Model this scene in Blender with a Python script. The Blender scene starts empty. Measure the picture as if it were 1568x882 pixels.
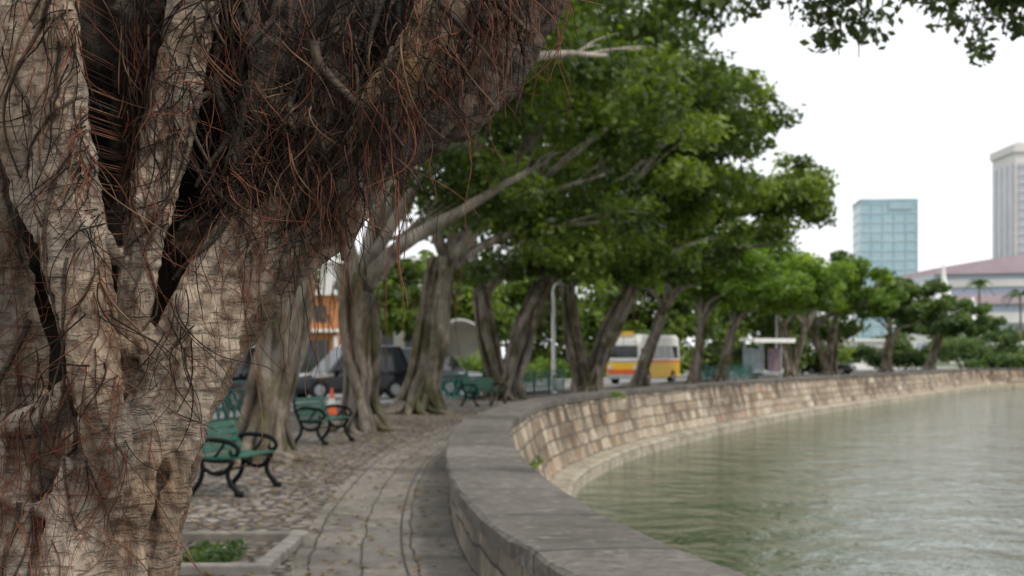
import bpy, bmesh, math, random
import numpy as np
from mathutils import Vector, noise
from mathutils.bvhtree import BVHTree
random.seed(7); RNG=np.random.default_rng(7)
S=bpy.context.scene
COL=S.collection

# ------------------------------------------------------------ helpers
def link(o,parent=None):
    COL.objects.link(o)
    if parent: o.parent=parent
    return o
def empty(name,loc=(0,0,0),rz=0,sc=1):
    o=bpy.data.objects.new(name,None); o.location=loc; o.rotation_euler=(0,0,rz); o.scale=(sc,sc,sc); o.empty_display_size=.2
    return link(o)
class MB:
    def __init__(s): s.v=[];s.f=[];s.m=[];s.uv=None
    def add(s,vs,fs,m=0):
        b=len(s.v); s.v.extend([tuple(p) for p in vs])
        for f in fs: s.f.append(tuple(i+b for i in f)); s.m.append(m)
    def box(s,c,d,m=0,rz=0,taper=1.0):
        cx,cy,cz=c; hx,hy,hz=d[0]/2,d[1]/2,d[2]/2
        vs=[]
        for z,t in((-hz,1),(hz,taper)):
            for x,y in((-hx,-hy),(hx,-hy),(hx,hy),(-hx,hy)):
                x*=t;y*=t
                vs.append((cx+x*math.cos(rz)-y*math.sin(rz),cy+x*math.sin(rz)+y*math.cos(rz),cz+z))
        s.add(vs,[(3,2,1,0),(4,5,6,7),(0,1,5,4),(1,2,6,5),(2,3,7,6),(3,0,4,7)],m)
    def prism(s,poly,y0,y1,m=0,in0=None):
        n=len(poly); vs=[(x,y0,z) for x,z in poly]+[(x,y1,z) for x,z in poly]
        fs=[tuple(range(n)),tuple(range(2*n-1,n-1,-1))]+[(i,i+n,(i+1)%n+n,(i+1)%n) for i in range(n)]
        s.add(vs,fs,m)
    def cyl(s,p0,p1,r0,r1=None,n=12,m=0):
        s.tube([p0,p1],[r0,r1 if r1 is not None else r0],n=n,m=m,res=0)
    def tube(s,pts,rad,n=8,m=0,res=4,flute=0,seed=0,lump=0):
        pts=[Vector(p) for p in pts]
        if res>0 and len(pts)>2:
            P=[pts[0]*2-pts[1]]+pts+[pts[-1]*2-pts[-2]]
            q=[];rr=[]
            for i in range(1,len(P)-2):
                for k in range(res):
                    t=k/res; a,b,c,d=P[i-1],P[i],P[i+1],P[i+2]
                    q.append(.5*((2*b)+(c-a)*t+(2*a-5*b+4*c-d)*t*t+(-a+3*b-3*c+d)*t**3))
                    rr.append(rad[i-1]*(1-t)+rad[i]*t)
            q.append(pts[-1]);rr.append(rad[-1]); pts,rad=q,rr
        N=len(pts); vs=[]; 
        t0=(pts[1]-pts[0]).normalized()
        up=Vector((1,0,0)) if abs(t0.x)<.8 else Vector((0,1,0))
        nrm=t0.cross(up).normalized()
        for i in range(N):
            t=(pts[min(i+1,N-1)]-pts[max(i-1,0)]).normalized()
            nrm=(nrm-t*nrm.dot(t)).normalized(); bi=t.cross(nrm)
            for j in range(n):
                a=2*math.pi*j/n; r=rad[i]
                if flute: 
                    r*=1+flute*(math.sin(3*a+seed+i*.13)*.5+math.sin(5*a+seed*2-i*.09)*.4+math.sin(8*a+seed*3+i*.07)*.3)
                if lump:
                    p=pts[i]; r*=1+lump*noise.noise(Vector((p.x*3+math.cos(a)*1.3+seed,p.y*3+math.sin(a)*1.3,p.z*3)))
                vs.append(pts[i]+nrm*(math.cos(a)*r)+bi*(math.sin(a)*r))
        fs=[]
        for i in range(N-1):
            for j in range(n):
                k=(j+1)%n; fs.append((i*n+j,i*n+k,(i+1)*n+k,(i+1)*n+j))
        fs.append(tuple(range(n-1,-1,-1))); fs.append(tuple((N-1)*n+j for j in range(n)))
        s.add(vs,fs,m)
    def obj(s,name,mats,parent=None,loc=(0,0,0),rz=0,smooth=False,bevel=0,uv=None):
        me=bpy.data.meshes.new(name); me.from_pydata(s.v,[],s.f); 
        for m in mats: me.materials.append(m)
        me.polygons.foreach_set('material_index',s.m)
        if smooth: me.polygons.foreach_set('use_smooth',[True]*len(s.f))
        if uv is not None:
            l=me.uv_layers.new(name='UVMap'); 
            vi=np.zeros(len(me.loops),dtype=np.int32); me.loops.foreach_get('vertex_index',vi)
            l.data.foreach_set('uv',np.array(uv,dtype=np.float32)[vi].ravel())
        me.update()
        o=bpy.data.objects.new(name,me); o.location=loc; o.rotation_euler=(0,0,rz); link(o,parent)
        if bevel:
            b=o.modifiers.new('bevel','BEVEL'); b.width=bevel; b.segments=2; b.limit_method='ANGLE'
        return o
def crv(pts,step):
    P=[np.array(p,float) for p in pts]; P=[2*P[0]-P[1]]+P+[2*P[-1]-P[-2]]; out=[]
    for i in range(1,len(P)-2):
        n=max(1,int(np.linalg.norm(P[i+1]-P[i])/step))
        for k in range(n):
            t=k/n;a,b,c,d=P[i-1:i+3]
            out.append(.5*((2*b)+(c-a)*t+(2*a-5*b+4*c-d)*t*t+(-a+3*b-3*c+d)*t**3))
    out.append(P[-2]); return np.array(out)
def normals2(C):
    T=np.gradient(C,axis=0); T/=np.linalg.norm(T,axis=1)[:,None]
    return np.stack([T[:,1],-T[:,0]],1)
def offs(C,o): return C+normals2(C)*o

# ------------------------------------------------------------ materials
class NT:
    def __init__(s,name):
        s.mat=bpy.data.materials.new(name); s.mat.use_nodes=True; s.t=s.mat.node_tree; s.t.nodes.clear()
        s.out=s.n('ShaderNodeOutputMaterial'); s.b=s.n('ShaderNodeBsdfPrincipled'); s.l(s.b.outputs[0],s.out.inputs[0])
    def n(s,t,**k):
        x=s.t.nodes.new(t)
        for a,b in k.items(): setattr(x,a,b)
        return x
    def l(s,a,b): s.t.links.new(a,b)
    def coord(s,kind='Object',scale=(1,1,1)):
        c=s.n('ShaderNodeTexCoord'); m=s.n('ShaderNodeMapping'); m.inputs['Scale'].default_value=scale
        s.l(c.outputs[kind],m.inputs[0]); return m.outputs[0]
    def noise(s,co,scale,detail=4,rough=.6,dist=0):
        x=s.n('ShaderNodeTexNoise'); x.inputs['Scale'].default_value=scale; x.inputs['Detail'].default_value=detail
        x.inputs['Roughness'].default_value=rough; x.inputs['Distortion'].default_value=dist; s.l(co,x.inputs['Vector']); return x.outputs['Fac']
    def ramp(s,f,stops):
        r=s.n('ShaderNodeValToRGB'); e=r.color_ramp.elements
        while len(e)<len(stops): e.new(.5)
        for i,(p,c) in enumerate(stops):
            e[i].position=p; e[i].color=(c,c,c,1) if not hasattr(c,'__len__') else (*c,1)
        s.l(f,r.inputs[0]); return r.outputs[0]
    def mix(s,f,a,b,mode='MIX'):
        m=s.n('ShaderNodeMix',data_type='RGBA',blend_type=mode)
        for v,i in((f,0),(a,6),(b,7)):
            if hasattr(v,'links') or hasattr(v,'is_linked'): s.l(v,m.inputs[i])
            else: m.inputs[i].default_value=v if i==0 else (*v,1)
        return m.outputs[2]
    def math(s,op,a,b=0.):
        m=s.n('ShaderNodeMath',operation=op)
        for v,i in((a,0),(b,1)):
            if hasattr(v,'is_linked'): s.l(v,m.inputs[i])
            else: m.inputs[i].default_value=v
        return m.outputs[0]
    def bump(s,h,strength=.5,dist=.02,prev=None):
        b=s.n('ShaderNodeBump'); b.inputs['Strength'].default_value=strength; b.inputs['Distance'].default_value=dist
        s.l(h,b.inputs['Height'])
        if prev: s.l(prev,b.inputs['Normal'])
        s.l(b.outputs[0],s.b.inputs['Normal']); return b.outputs[0]
    def col(s,c): 
        if hasattr(c,'is_linked'): s.l(c,s.b.inputs['Base Color'])
        else: s.b.inputs['Base Color'].default_value=(*c,1)
    def rough(s,v): s.b.inputs['Roughness'].default_value=v
def simple(name,c,c2=None,scale=6,rough=.6,metal=0,bump=.0,kind='Object',spec=.5):
    m=NT(name); c2=c2 or tuple(x*.75 for x in c)
    co=m.coord(kind); f=m.noise(co,scale,2); m.col(m.ramp(f,[(.35,c2),(.65,c)])); m.rough(rough); m.b.inputs['Metallic'].default_value=metal
    m.b.inputs['Specular IOR Level'].default_value=spec
    if bump: m.bump(f,bump,.02)
    return m.mat

def bark_mat(name,dark,mid,light,scale=1.0,rings=True,disp=.006,moss=None,det=5):
    m=NT(name); co=m.coord('Object',(1,1,.35)); co2=m.coord('Object',(1,1,5.))
    a=m.noise(co,6*scale,det,.7,.6); b=m.noise(co,48*scale,4,.7); g=m.noise(m.coord(),3.1*scale,3,.6)
    base=m.ramp(a,[(.32,dark),(.48,mid),(.68,light)])
    base=m.mix(1.0,base,m.ramp(b,[(.32,.48),(.5,.94),(.68,1.18)]),'MULTIPLY')
    h=m.math('MULTIPLY',b,.8)
    if rings:
        c=m.noise(co2,16*scale,4,.65,.8)
        base=m.mix(1.0,base,m.ramp(c,[(.34,.6),(.44,1.0),(.7,1.06)]),'MULTIPLY')
        h=m.math('ADD',h,m.math('MULTIPLY',m.ramp(c,[(.34,0.),(.48,1.)]),.35))
    base=m.mix(m.ramp(g,[(.42,0.),(.66,.6)]),base,(mid[1]*1.65,mid[1]*1.52,mid[1]*1.32))
    if moss: base=m.mix(m.ramp(g,[(.40,.6),(.52,0.)]),base,moss)
    m.col(base); m.rough(.8); m.b.inputs['Specular IOR Level'].default_value=.3
    m.bump(h,1.,disp); return m.mat
M={}
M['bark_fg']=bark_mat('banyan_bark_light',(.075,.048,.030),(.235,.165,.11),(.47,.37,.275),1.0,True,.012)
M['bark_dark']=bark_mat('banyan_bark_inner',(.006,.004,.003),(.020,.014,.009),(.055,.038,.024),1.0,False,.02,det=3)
M['bark_brown']=bark_mat('banyan_bark_brown',(.08,.045,.018),(.18,.11,.05),(.27,.17,.08),1.0,True,.006,det=3)
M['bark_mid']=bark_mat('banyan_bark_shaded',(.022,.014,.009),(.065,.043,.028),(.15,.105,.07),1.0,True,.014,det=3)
M['bark']=bark_mat('tree_bark',(.035,.025,.016),(.17,.13,.094),(.42,.35,.27),.45,False,.06,(.06,.07,.022),3)
M['bark2']=bark_mat('limb_bark',(.10,.08,.06),(.23,.19,.15),(.44,.385,.32),.45,False,.02,None,2)
M['root_dark']=simple('aerial_root_dark',(.035,.022,.015),(.012,.008,.006),20,.8,spec=.2)
M['root_red']=simple('aerial_root_red',(.22,.070,.036),(.08,.028,.017),14,.75,spec=.3)
M['root_tan']=simple('aerial_root_tan',(.20,.12,.07),(.07,.04,.025),14,.8,spec=.2)

def leaf_mat(name,c0,c1,c2,trans=.4):
    m=NT(name); at=m.n('ShaderNodeAttribute',attribute_name='var')
    col=m.ramp(at.outputs['Fac'],[(0.,c0),(.5,c1),(1.,c2)])
    m.col(col); m.rough(.45); m.b.inputs['Specular IOR Level'].default_value=.3
    tr=m.n('ShaderNodeBsdfTranslucent'); tc=m.mix(1.0,col,(1.7,1.7,.5),'MULTIPLY'); m.l(tc,tr.inputs[0])
    ms=m.n('ShaderNodeMixShader'); ms.inputs[0].default_value=trans
    m.l(m.b.outputs[0],ms.inputs[1]); m.l(tr.outputs[0],ms.inputs[2]); m.l(ms.outputs[0],m.out.inputs[0]); return m.mat
M['leaf']=leaf_mat('banyan_leaves',(.018,.034,.009),(.068,.112,.022),(.22,.29,.055))
M['leaf_b']=leaf_mat('banyan_leaves_bright',(.034,.072,.012),(.115,.195,.028),(.26,.36,.06),.42)
M['leaf_d']=leaf_mat('distant_leaves',(.028,.052,.022),(.07,.120,.042),(.15,.21,.07))
M['leaf_n']=leaf_mat('near_leaves',(.04,.06,.03),(.07,.10,.045),(.13,.17,.08),.35)

def block_mat(name,bw,bh,cols,mortar,msize=.02,stain=True,kind='UV',bump=.6,distort=.03,streak=False,spots=False):
    m=NT(name); co=m.coord(kind)
    nn=m.n('ShaderNodeTexNoise'); nn.inputs['Scale'].default_value=1.6; nn.inputs['Detail'].default_value=2; m.l(co,nn.inputs['Vector'])
    sub=m.n('ShaderNodeVectorMath',operation='SUBTRACT'); sub.inputs[1].default_value=(.5,.5,.5); m.l(nn.outputs['Color'],sub.inputs[0])
    sc=m.n('ShaderNodeVectorMath',operation='SCALE'); sc.inputs['Scale'].default_value=distort*4; m.l(sub.outputs[0],sc.inputs[0])
    ad=m.n('ShaderNodeVectorMath',operation='ADD'); m.l(co,ad.inputs[0]); m.l(sc.outputs[0],ad.inputs[1])
    br=m.n('ShaderNodeTexBrick'); m.l(ad.outputs[0],br.inputs['Vector'])
    br.inputs['Scale'].default_value=1; br.inputs['Brick Width'].default_value=bw; br.inputs['Row Height'].default_value=bh
    br.inputs['Mortar Size'].default_value=msize; br.inputs['Mortar Smooth'].default_value=.3; br.inputs['Bias'].default_value=0
    br.inputs['Color1'].default_value=(0,0,0,1); br.inputs['Color2'].default_value=(1,1,1,1); br.inputs['Mortar'].default_value=(.5,.5,.5,1)
    br.squash=1.4; br.squash_frequency=3
    base=m.ramp(br.outputs['Color'],[(i/(len(cols)-1),c) for i,c in enumerate(cols)])
    n1=m.noise(co,9,6,.72); n2=m.noise(co,1.3,5,.65,.4)
    base=m.mix(1.,base,m.ramp(n1,[(.3,.5),(.6,1.12)]),'MULTIPLY')
    if stain: base=m.mix(m.ramp(n2,[(.47,0.),(.64,.75)]),base,m.mix(.6,mortar,(.07,.06,.045)))
    if spots: base=m.mix(m.ramp(m.noise(co,4.5,5,.7),[(.56,0.),(.66,.55)]),base,(.27,.25,.21))
    if streak:
        sx=m.n('ShaderNodeSeparateXYZ'); m.l(co,sx.inputs[0])
        vg=m.ramp(m.math('MULTIPLY',m.math('SUBTRACT',sx.outputs[1],1.5),.7),[(0.,1.),(.6,.85),(1.,.3)])
        s1=m.noise(m.coord(kind,(1.1,.55,1)),1.,6,.72,.3); s2=m.noise(m.coord(kind,(.16,.2,1)),1.,2,.5)
        f=m.math('MULTIPLY',m.math('MULTIPLY',m.ramp(s1,[(.44,0.),(.53,1.)]),m.ramp(s2,[(.38,.4),(.5,1.)])),vg)
        base=m.mix(f,base,m.mix(1.,base,(.20,.16,.125),'MULTIPLY'))
    base=m.mix(br.outputs['Fac'],base,mortar)
    m.col(base); m.rough(.85)
    h=m.math('SUBTRACT',m.math('MULTIPLY',n1,.5),br.outputs['Fac']); m.bump(h,bump,.03); return m.mat
M['wallface']=block_mat('seawall_ashlar',.66,.33,[(.20,.145,.095),(.44,.36,.26),(.54,.465,.36),(.33,.215,.125),(.49,.405,.30),(.27,.21,.145)],(.10,.08,.06),.022,False,'UV',1.,.035,True)
M['ledge']=block_mat('seawall_ledge_stone',1.2,.5,[(.35,.30,.22),(.43,.38,.285)],(.2,.18,.13),.015)
M['coping']=block_mat('coping_granite',1.25,2.0,[(.065,.057,.048),(.15,.132,.112),(.105,.092,.078)],(.018,.016,.014),.016,True,'UV',1.,.01,False,True)
M['parapet']=block_mat('parapet_granite',.8,.26,[(.12,.098,.072),(.25,.205,.15),(.19,.152,.11)],(.035,.028,.021),.015,True,'UV',.8,.03,False)
M['slab']=block_mat('path_granite_slabs',1.15,.385,[(.125,.11,.093),(.215,.19,.162),(.165,.147,.124)],(.045,.038,.032),.010,True,'UV',.7,.02)
def cobble():
    m=NT('cobblestones'); co=m.coord('Object')
    v=m.n('ShaderNodeTexVoronoi',feature='DISTANCE_TO_EDGE'); v.inputs['Scale'].default_value=6.2; v.inputs['Randomness'].default_value=.75; m.l(co,v.inputs[0])
    v2=m.n('ShaderNodeTexVoronoi'); v2.inputs['Scale'].default_value=6.2; v2.inputs['Randomness'].default_value=.75; m.l(co,v2.inputs[0])
    sx=m.n('ShaderNodeSeparateColor'); m.l(v2.outputs['Color'],sx.inputs[0])
    base=m.ramp(sx.outputs[0],[(0.,(.13,.108,.088)),(.5,(.23,.195,.16)),(1.,(.34,.30,.25))])
    n1=m.noise(co,.9,5,.65); n2=m.noise(co,30,3,.7)
    base=m.mix(1.,base,m.ramp(n2,[(.3,.75),(.7,1.15)]),'MULTIPLY')
    base=m.mix(m.ramp(n1,[(.47,0.),(.62,.8)]),base,(.13,.095,.065))
    e=m.ramp(v.outputs['Distance'],[(.03,0.),(.15,1.)])
    m.col(m.mix(e,(.035,.027,.02),base)); m.rough(.8); m.bump(e,1.,.05); return m.mat
M['cobble']=cobble()
M['ground']=simple('grass_ground',(.11,.15,.045),(.06,.09,.03),.7,.95)
M['asphalt']=simple('asphalt_road',(.26,.255,.25),(.20,.198,.195),3,.9)
M['paint']=simple('road_paint',(.75,.75,.72),(.6,.6,.58),4,.7)
M['kerb']=simple('kerb_granite',(.25,.23,.20),(.15,.135,.115),5,.85,0,.3)
M['green']=simple('green_painted_wood',(.018,.10,.064),(.010,.055,.036),9,.55,spec=.3)
M['iron']=simple('dark_cast_iron',(.005,.008,.008),(.003,.005,.005),12,.6,.0,spec=.15)
M['fence']=simple('green_fence_paint',(.015,.13,.10),(.010,.085,.065),9,.5)
M['blackcar']=simple('black_car_paint',(.012,.014,.018),(.009,.010,.013),2,.15)
M['glass']=simple('dark_glass',(.03,.036,.04),(.015,.02,.022),2,.06)
M['tyre']=simple('tyre_rubber',(.015,.015,.015),None,9,.9)
M['hub']=simple('hub_alloy',(.45,.45,.46),None,9,.3,.8)
M['lamp']=simple('headlamp_glass',(.75,.75,.72),None,9,.1)
M['redlamp']=simple('tail_lamp',(.5,.03,.02),None,9,.2)
M['white']=simple('white_paint',(.78,.77,.74),(.68,.67,.64),3,.5)
M['cartop']=simple('cream_bus_paint',(.80,.78,.72),(.74,.72,.66),3,.35)
M['yellow']=simple('yellow_paint',(.85,.50,.01),(.78,.44,.01),3,.35)
M['orange']=simple('orange_paint',(.78,.13,.015),(.68,.10,.01),3,.5)
M['grey']=simple('grey_metal',(.42,.43,.43),(.33,.34,.34),4,.45,.3)
M['concrete']=simple('pale_concrete',(.52,.5,.47),(.42,.4,.38),1.2,.9)
M['terracotta']=simple('terracotta_wall',(.50,.20,.08),(.40,.15,.06),1.5,.85)
M['fallen']=leaf_mat('fallen_leaf',(.12,.07,.03),(.22,.13,.05),(.30,.24,.08),.1)
M['mauve']=simple('mauve_cladding',(.55,.42,.48),(.49,.37,.43),.3,.7)  # mauve to tower windows: far building colours paled to carry distance haze
M['cream']=simple('cream_cladding',(.76,.72,.71),(.68,.65,.64),.2,.7)
M['bglass']=simple('hazy_blue_glass',(.40,.55,.62),(.33,.48,.56),.08,.3)
M['bglass2']=simple('blue_grey_window_bands',(.38,.43,.53),(.33,.38,.48),.08,.3)
M['tower']=simple('tower_cladding',(.70,.66,.65),(.64,.60,.60),.1,.8)
M['towerwin']=simple('tower_windows',(.43,.45,.51),(.38,.41,.47),.2,.3)

# ------------------------------------------------------------ world, sun, camera
w=bpy.data.worlds.new('World'); S.world=w; w.use_nodes=True; nt=w.node_tree; nt.nodes.clear()
sky=nt.nodes.new('ShaderNodeTexSky'); sky.sky_type='NISHITA'; sky.sun_disc=False
SE,SR=math.radians(52),math.radians(120)
sky.sun_elevation=SE; sky.sun_rotation=SR; sky.dust_density=3; sky.air_density=1.
mx=nt.nodes.new('ShaderNodeMix'); mx.data_type='RGBA'; mx.inputs[0].default_value=.88; mx.inputs[7].default_value=(9.75,9.9,10.1,1)
bg=nt.nodes.new('ShaderNodeBackground'); bg.inputs[1].default_value=.13; wo=nt.nodes.new('ShaderNodeOutputWorld')
nt.links.new(sky.outputs[0],mx.inputs[6]); nt.links.new(mx.outputs[2],bg.inputs[0]); nt.links.new(bg.outputs[0],wo.inputs[0])
sl=bpy.data.lights.new('sun','SUN'); sl.energy=2.4; sl.angle=math.radians(12); sl.color=(1,.96,.89)
so=bpy.data.objects.new('sun',sl); link(so)
d=Vector((math.sin(SR)*math.cos(SE),math.cos(SR)*math.cos(SE),math.sin(SE)))
so.rotation_euler=d.to_track_quat('Z','Y').to_euler(); so.location=d*60
cam=bpy.data.cameras.new('camera'); cam.lens=50; cam.sensor_width=36; cam.shift_y=.0682; cam.clip_end=6000; cam.clip_start=.05
cam.dof.use_dof=True; cam.dof.focus_distance=2.9; cam.dof.aperture_fstop=6.3
co=bpy.data.objects.new('camera',cam); co.location=(0,0,1.5); co.rotation_euler=(math.radians(90),0,0); link(co); S.camera=co
S.view_settings.view_transform='Standard'; S.view_settings.look='None'; S.view_settings.exposure=0

# ------------------------------------------------------------ curves of the place
WALL=[(5,-14),(3.2,-6),(1.75,0),(.95,4),(.347,6.5),(.124,7.5),(-.14,9),(-.41,11.3),(-.618,14.3),(-.75,17.9),(-.775,21.4),(-.52,25.9),(.35,34),(3.7,46.5),(12.2,68.5),(22.9,91.5),(36,119),(40.5,129),(45,135),(54,138.5),(90,140),(250,143),(800,150)]
ROAD=[(-11,-14),(-9.2,0),(-7.9,15),(-7.0,28),(-5.9,36),(-4.0,43),(-1.9,49),(1.2,59),(4.5,68),(8.5,80),(11.5,88),(18,104),(24,118),(33,138),(44,160),(60,190),(90,240)]
W=crv(WALL,.4)
R=crv(ROAD,1.0)

def strip(name,C,o0,o1,z,mat,nacross=1,uvs=1.0,parent=None):
    A=offs(C,o0);B=offs(C,o1); s=np.concatenate([[0],np.cumsum(np.linalg.norm(np.diff(C,axis=0),axis=1))])
    mb=MB(); vs=[];uv=[];fs=[]
    for i in range(len(C)):
        for k in range(nacross+1):
            t=k/nacross; p=A[i]*(1-t)+B[i]*t; vs.append((p[0],p[1],z)); uv.append((s[i]*uvs,(o0*(1-t)+o1*t)*uvs))
    n=nacross+1
    for i in range(len(C)-1):
        for k in range(nacross): fs.append((i*n+k,(i+1)*n+k,(i+1)*n+k+1,i*n+k+1)[::-1])
    mb.add(vs,fs); return mb.obj(name,[mat],parent,uv=uv)
def polysheet(name,pts,z,mat):
    bm=bmesh.new(); vs=[bm.verts.new((p[0],p[1],z)) for p in pts]; f=bm.faces.new(vs)
    bm.normal_update()
    if f.normal.z<0: f.normal_flip()
    bmesh.ops.triangulate(bm,faces=[f]); me=bpy.data.meshes.new(name); bm.to_mesh(me); bm.free(); me.materials.append(mat)
    return link(bpy.data.objects.new(name,me))
We=offs(W,.35)
polysheet('ground',[tuple(p) for p in We]+[(4000,150),(4000,4000),(-4000,4000),(-4000,-400),(5.3,-400)],0,M['ground'])
Wc=offs(W,.3); Wc=Wc[(Wc[:,1]<122)]; Rc=R[R[:,1]<130]
polysheet('cobbled_pavement',[tuple(p) for p in Wc]+[tuple(p) for p in Rc[::-1]],.004,M['cobble'])
Wn=W[W[:,1]<122]
strip('stone_path',Wn,-1.15,.05,.009,M['slab'],3)
strip('path_edging',Wn,-1.27,-1.155,.012,M['slab'])
strip('drain_gutter',Wn,-.475,-.455,.013,simple('gutter_gap',(.05,.043,.036),None,9,.9))
strip('asphalt_road',R,-8.5,-.05,.006,M['asphalt'])
strip('road_line',R,-4.3,-4.18,.010,M['paint'])
mb=MB(); Ra=offs(R,-.08);Rb=offs(R,.1)
n=len(R); vs=[]
for a,b in zip(Ra,Rb): vs+=[(a[0],a[1],-.02),(a[0],a[1],.13),(b[0],b[1],.13),(b[0],b[1],-.02)]
mb.add(vs,[(i*4+k,i*4+k+1,i*4+k+5,i*4+k+4) for i in range(n-1) for k in range(3)]); mb.obj('road_kerb',[M['kerb']])
strip('far_pavement',R,-12,-8.5,.05,M['concrete'])

# seawall
prof=[(0,-.05,3),(0,.36,3),(-.045,.375,1),(-.05,.48,1),(-.03,.50,1),(.2,.505,1),(.5,.505,1),(.72,.50,1),(.745,.48,1),(.74,.36,1),(.69,.355,0),(.78,.0,0),(.88,-.4,0),(1.05,-.95,0),(1.08,-1.02,2),(1.5,-1.06,2),(1.56,-1.12,2),(1.6,-1.9,2)]
s=np.concatenate([[0],np.cumsum(np.linalg.norm(np.diff(W,axis=0),axis=1))])
pl=[0]
for i in range(1,len(prof)): pl.append(pl[-1]+math.hypot(prof[i][0]-prof[i-1][0],prof[i][1]-prof[i-1][1]))
mb=MB(); vs=[];uv=[];Nn=normals2(W); K=len(prof)
for i in range(len(W)):
    for k,(o,z,m_) in enumerate(prof):
        j=.022*noise.noise(Vector((s[i]*1.7,k*1.1,0))); jz=.018*noise.noise(Vector((s[i]*1.3,k*.4,5)))
        if 5<=k<=6: jz+=.012*noise.noise(Vector((s[i]*5,k,9)))
        p=W[i]+Nn[i]*(o+j); vs.append((p[0],p[1],z+jz)); uv.append((s[i],pl[k]))
for i in range(len(W)-1):
    for k in range(K-1):
        mb.f.append((i*K+k,i*K+k+1,(i+1)*K+k+1,(i+1)*K+k)[::-1])
        kk=prof[k+1][2] if k<9 else prof[k][2]
        if k==0: kk=3
        mb.m.append(kk)
mb.v=vs
mb.obj('stone_seawall',[M['wallface'],M['coping'],M['ledge'],M['parapet']],uv=uv)

# water
m=NT('lake_water'); a=m.noise(m.coord('Object',(.75,.6,1)),1.,5,.6,.5); b=m.noise(m.coord('Object',(1,1.2,1)),5.,2,.5); c=m.noise(m.coord('Object',(.05,.12,1)),1.,2)
m.col(m.ramp(c,[(.35,(.045,.072,.034)),(.65,(.07,.10,.052))])); m.rough(.05); m.b.inputs['IOR'].default_value=1.33; m.b.inputs['Specular IOR Level'].default_value=.6
m.bump(m.math('ADD',a,m.math('MULTIPLY',b,.10)),1.,.15)
mb=MB(); mb.add([(-1.,-200,-1.4),(3000,-200,-1.4),(3000,160,-1.4),(-1.,160,-1.4)],[(0,1,2,3)]); mb.obj('lake_water',[m.mat])

# ------------------------------------------------------------ foliage
def leaves_mesh(name,C,Rr,n,size,mat,parent,seed=0,asp=.55,up=.6,cvar=None):
    r=np.random.default_rng(seed); C=np.array(C);Rr=np.array(Rr); N=len(C)
    vol=Rr[:,0]*Rr[:,1]; idx=r.choice(N,n,p=vol/vol.sum())
    d=r.normal(size=(n,3)); d/=np.linalg.norm(d,axis=1)[:,None]; rad=r.random(n)**.42*(1+.12*r.normal(size=n))
    P=C[idx]+d*rad[:,None]*Rr[idx]
    nrm=r.normal(size=(n,3))*.7+d*.5; nrm[:,2]+=up; nrm/=np.linalg.norm(nrm,axis=1)[:,None]
    a=np.cross(nrm,r.normal(size=(n,3))); a/=np.linalg.norm(a,axis=1)[:,None]; b=np.cross(nrm,a)
    L=size*(.6+.8*r.random(n))[:,None]
    V=np.stack([P-a*L*.5,P+b*L*asp*.5,P+a*L*.5-nrm*L*.12,P-b*L*asp*.5],1).reshape(-1,3)
    me=bpy.data.meshes.new(name); me.vertices.add(4*n); me.vertices.foreach_set('co',V.ravel())
    me.loops.add(4*n); me.loops.foreach_set('vertex_index',np.arange(4*n,dtype=np.int32))
    me.polygons.add(n); me.polygons.foreach_set('loop_start',np.arange(0,4*n,4,dtype=np.int32)); me.polygons.foreach_set('loop_total',np.full(n,4,dtype=np.int32))
    cv=r.random(N)**1.15 if cvar is None else cvar
    var=np.clip(.6*cv[idx]+.4*r.random(n),0,1)
    at=me.attributes.new('var','FLOAT','FACE'); at.data.foreach_set('value',var.astype(np.float32))
    me.materials.append(mat); me.update(); me.validate()
    return link(bpy.data.objects.new(name,me),parent)
def clumps(ells,seed,rs=(.55,1.15)):
    r=np.random.default_rng(seed); C=[];Q=[]
    for (cx,cy,cz,rx,ry,rz,k) in ells:
        for _ in range(k):
            d=r.normal(size=3); d/=np.linalg.norm(d)
            if d[2]<-.5: d[2]*=.4
            f=r.random()**.45
            p=np.array([cx,cy,cz])+d*np.array([rx,ry,rz])*f*.95
            q=rs[0]+(rs[1]-rs[0])*r.random()
            C.append(p);Q.append((q*1.15,q*1.15,q*.7))
    return C,Q
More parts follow.
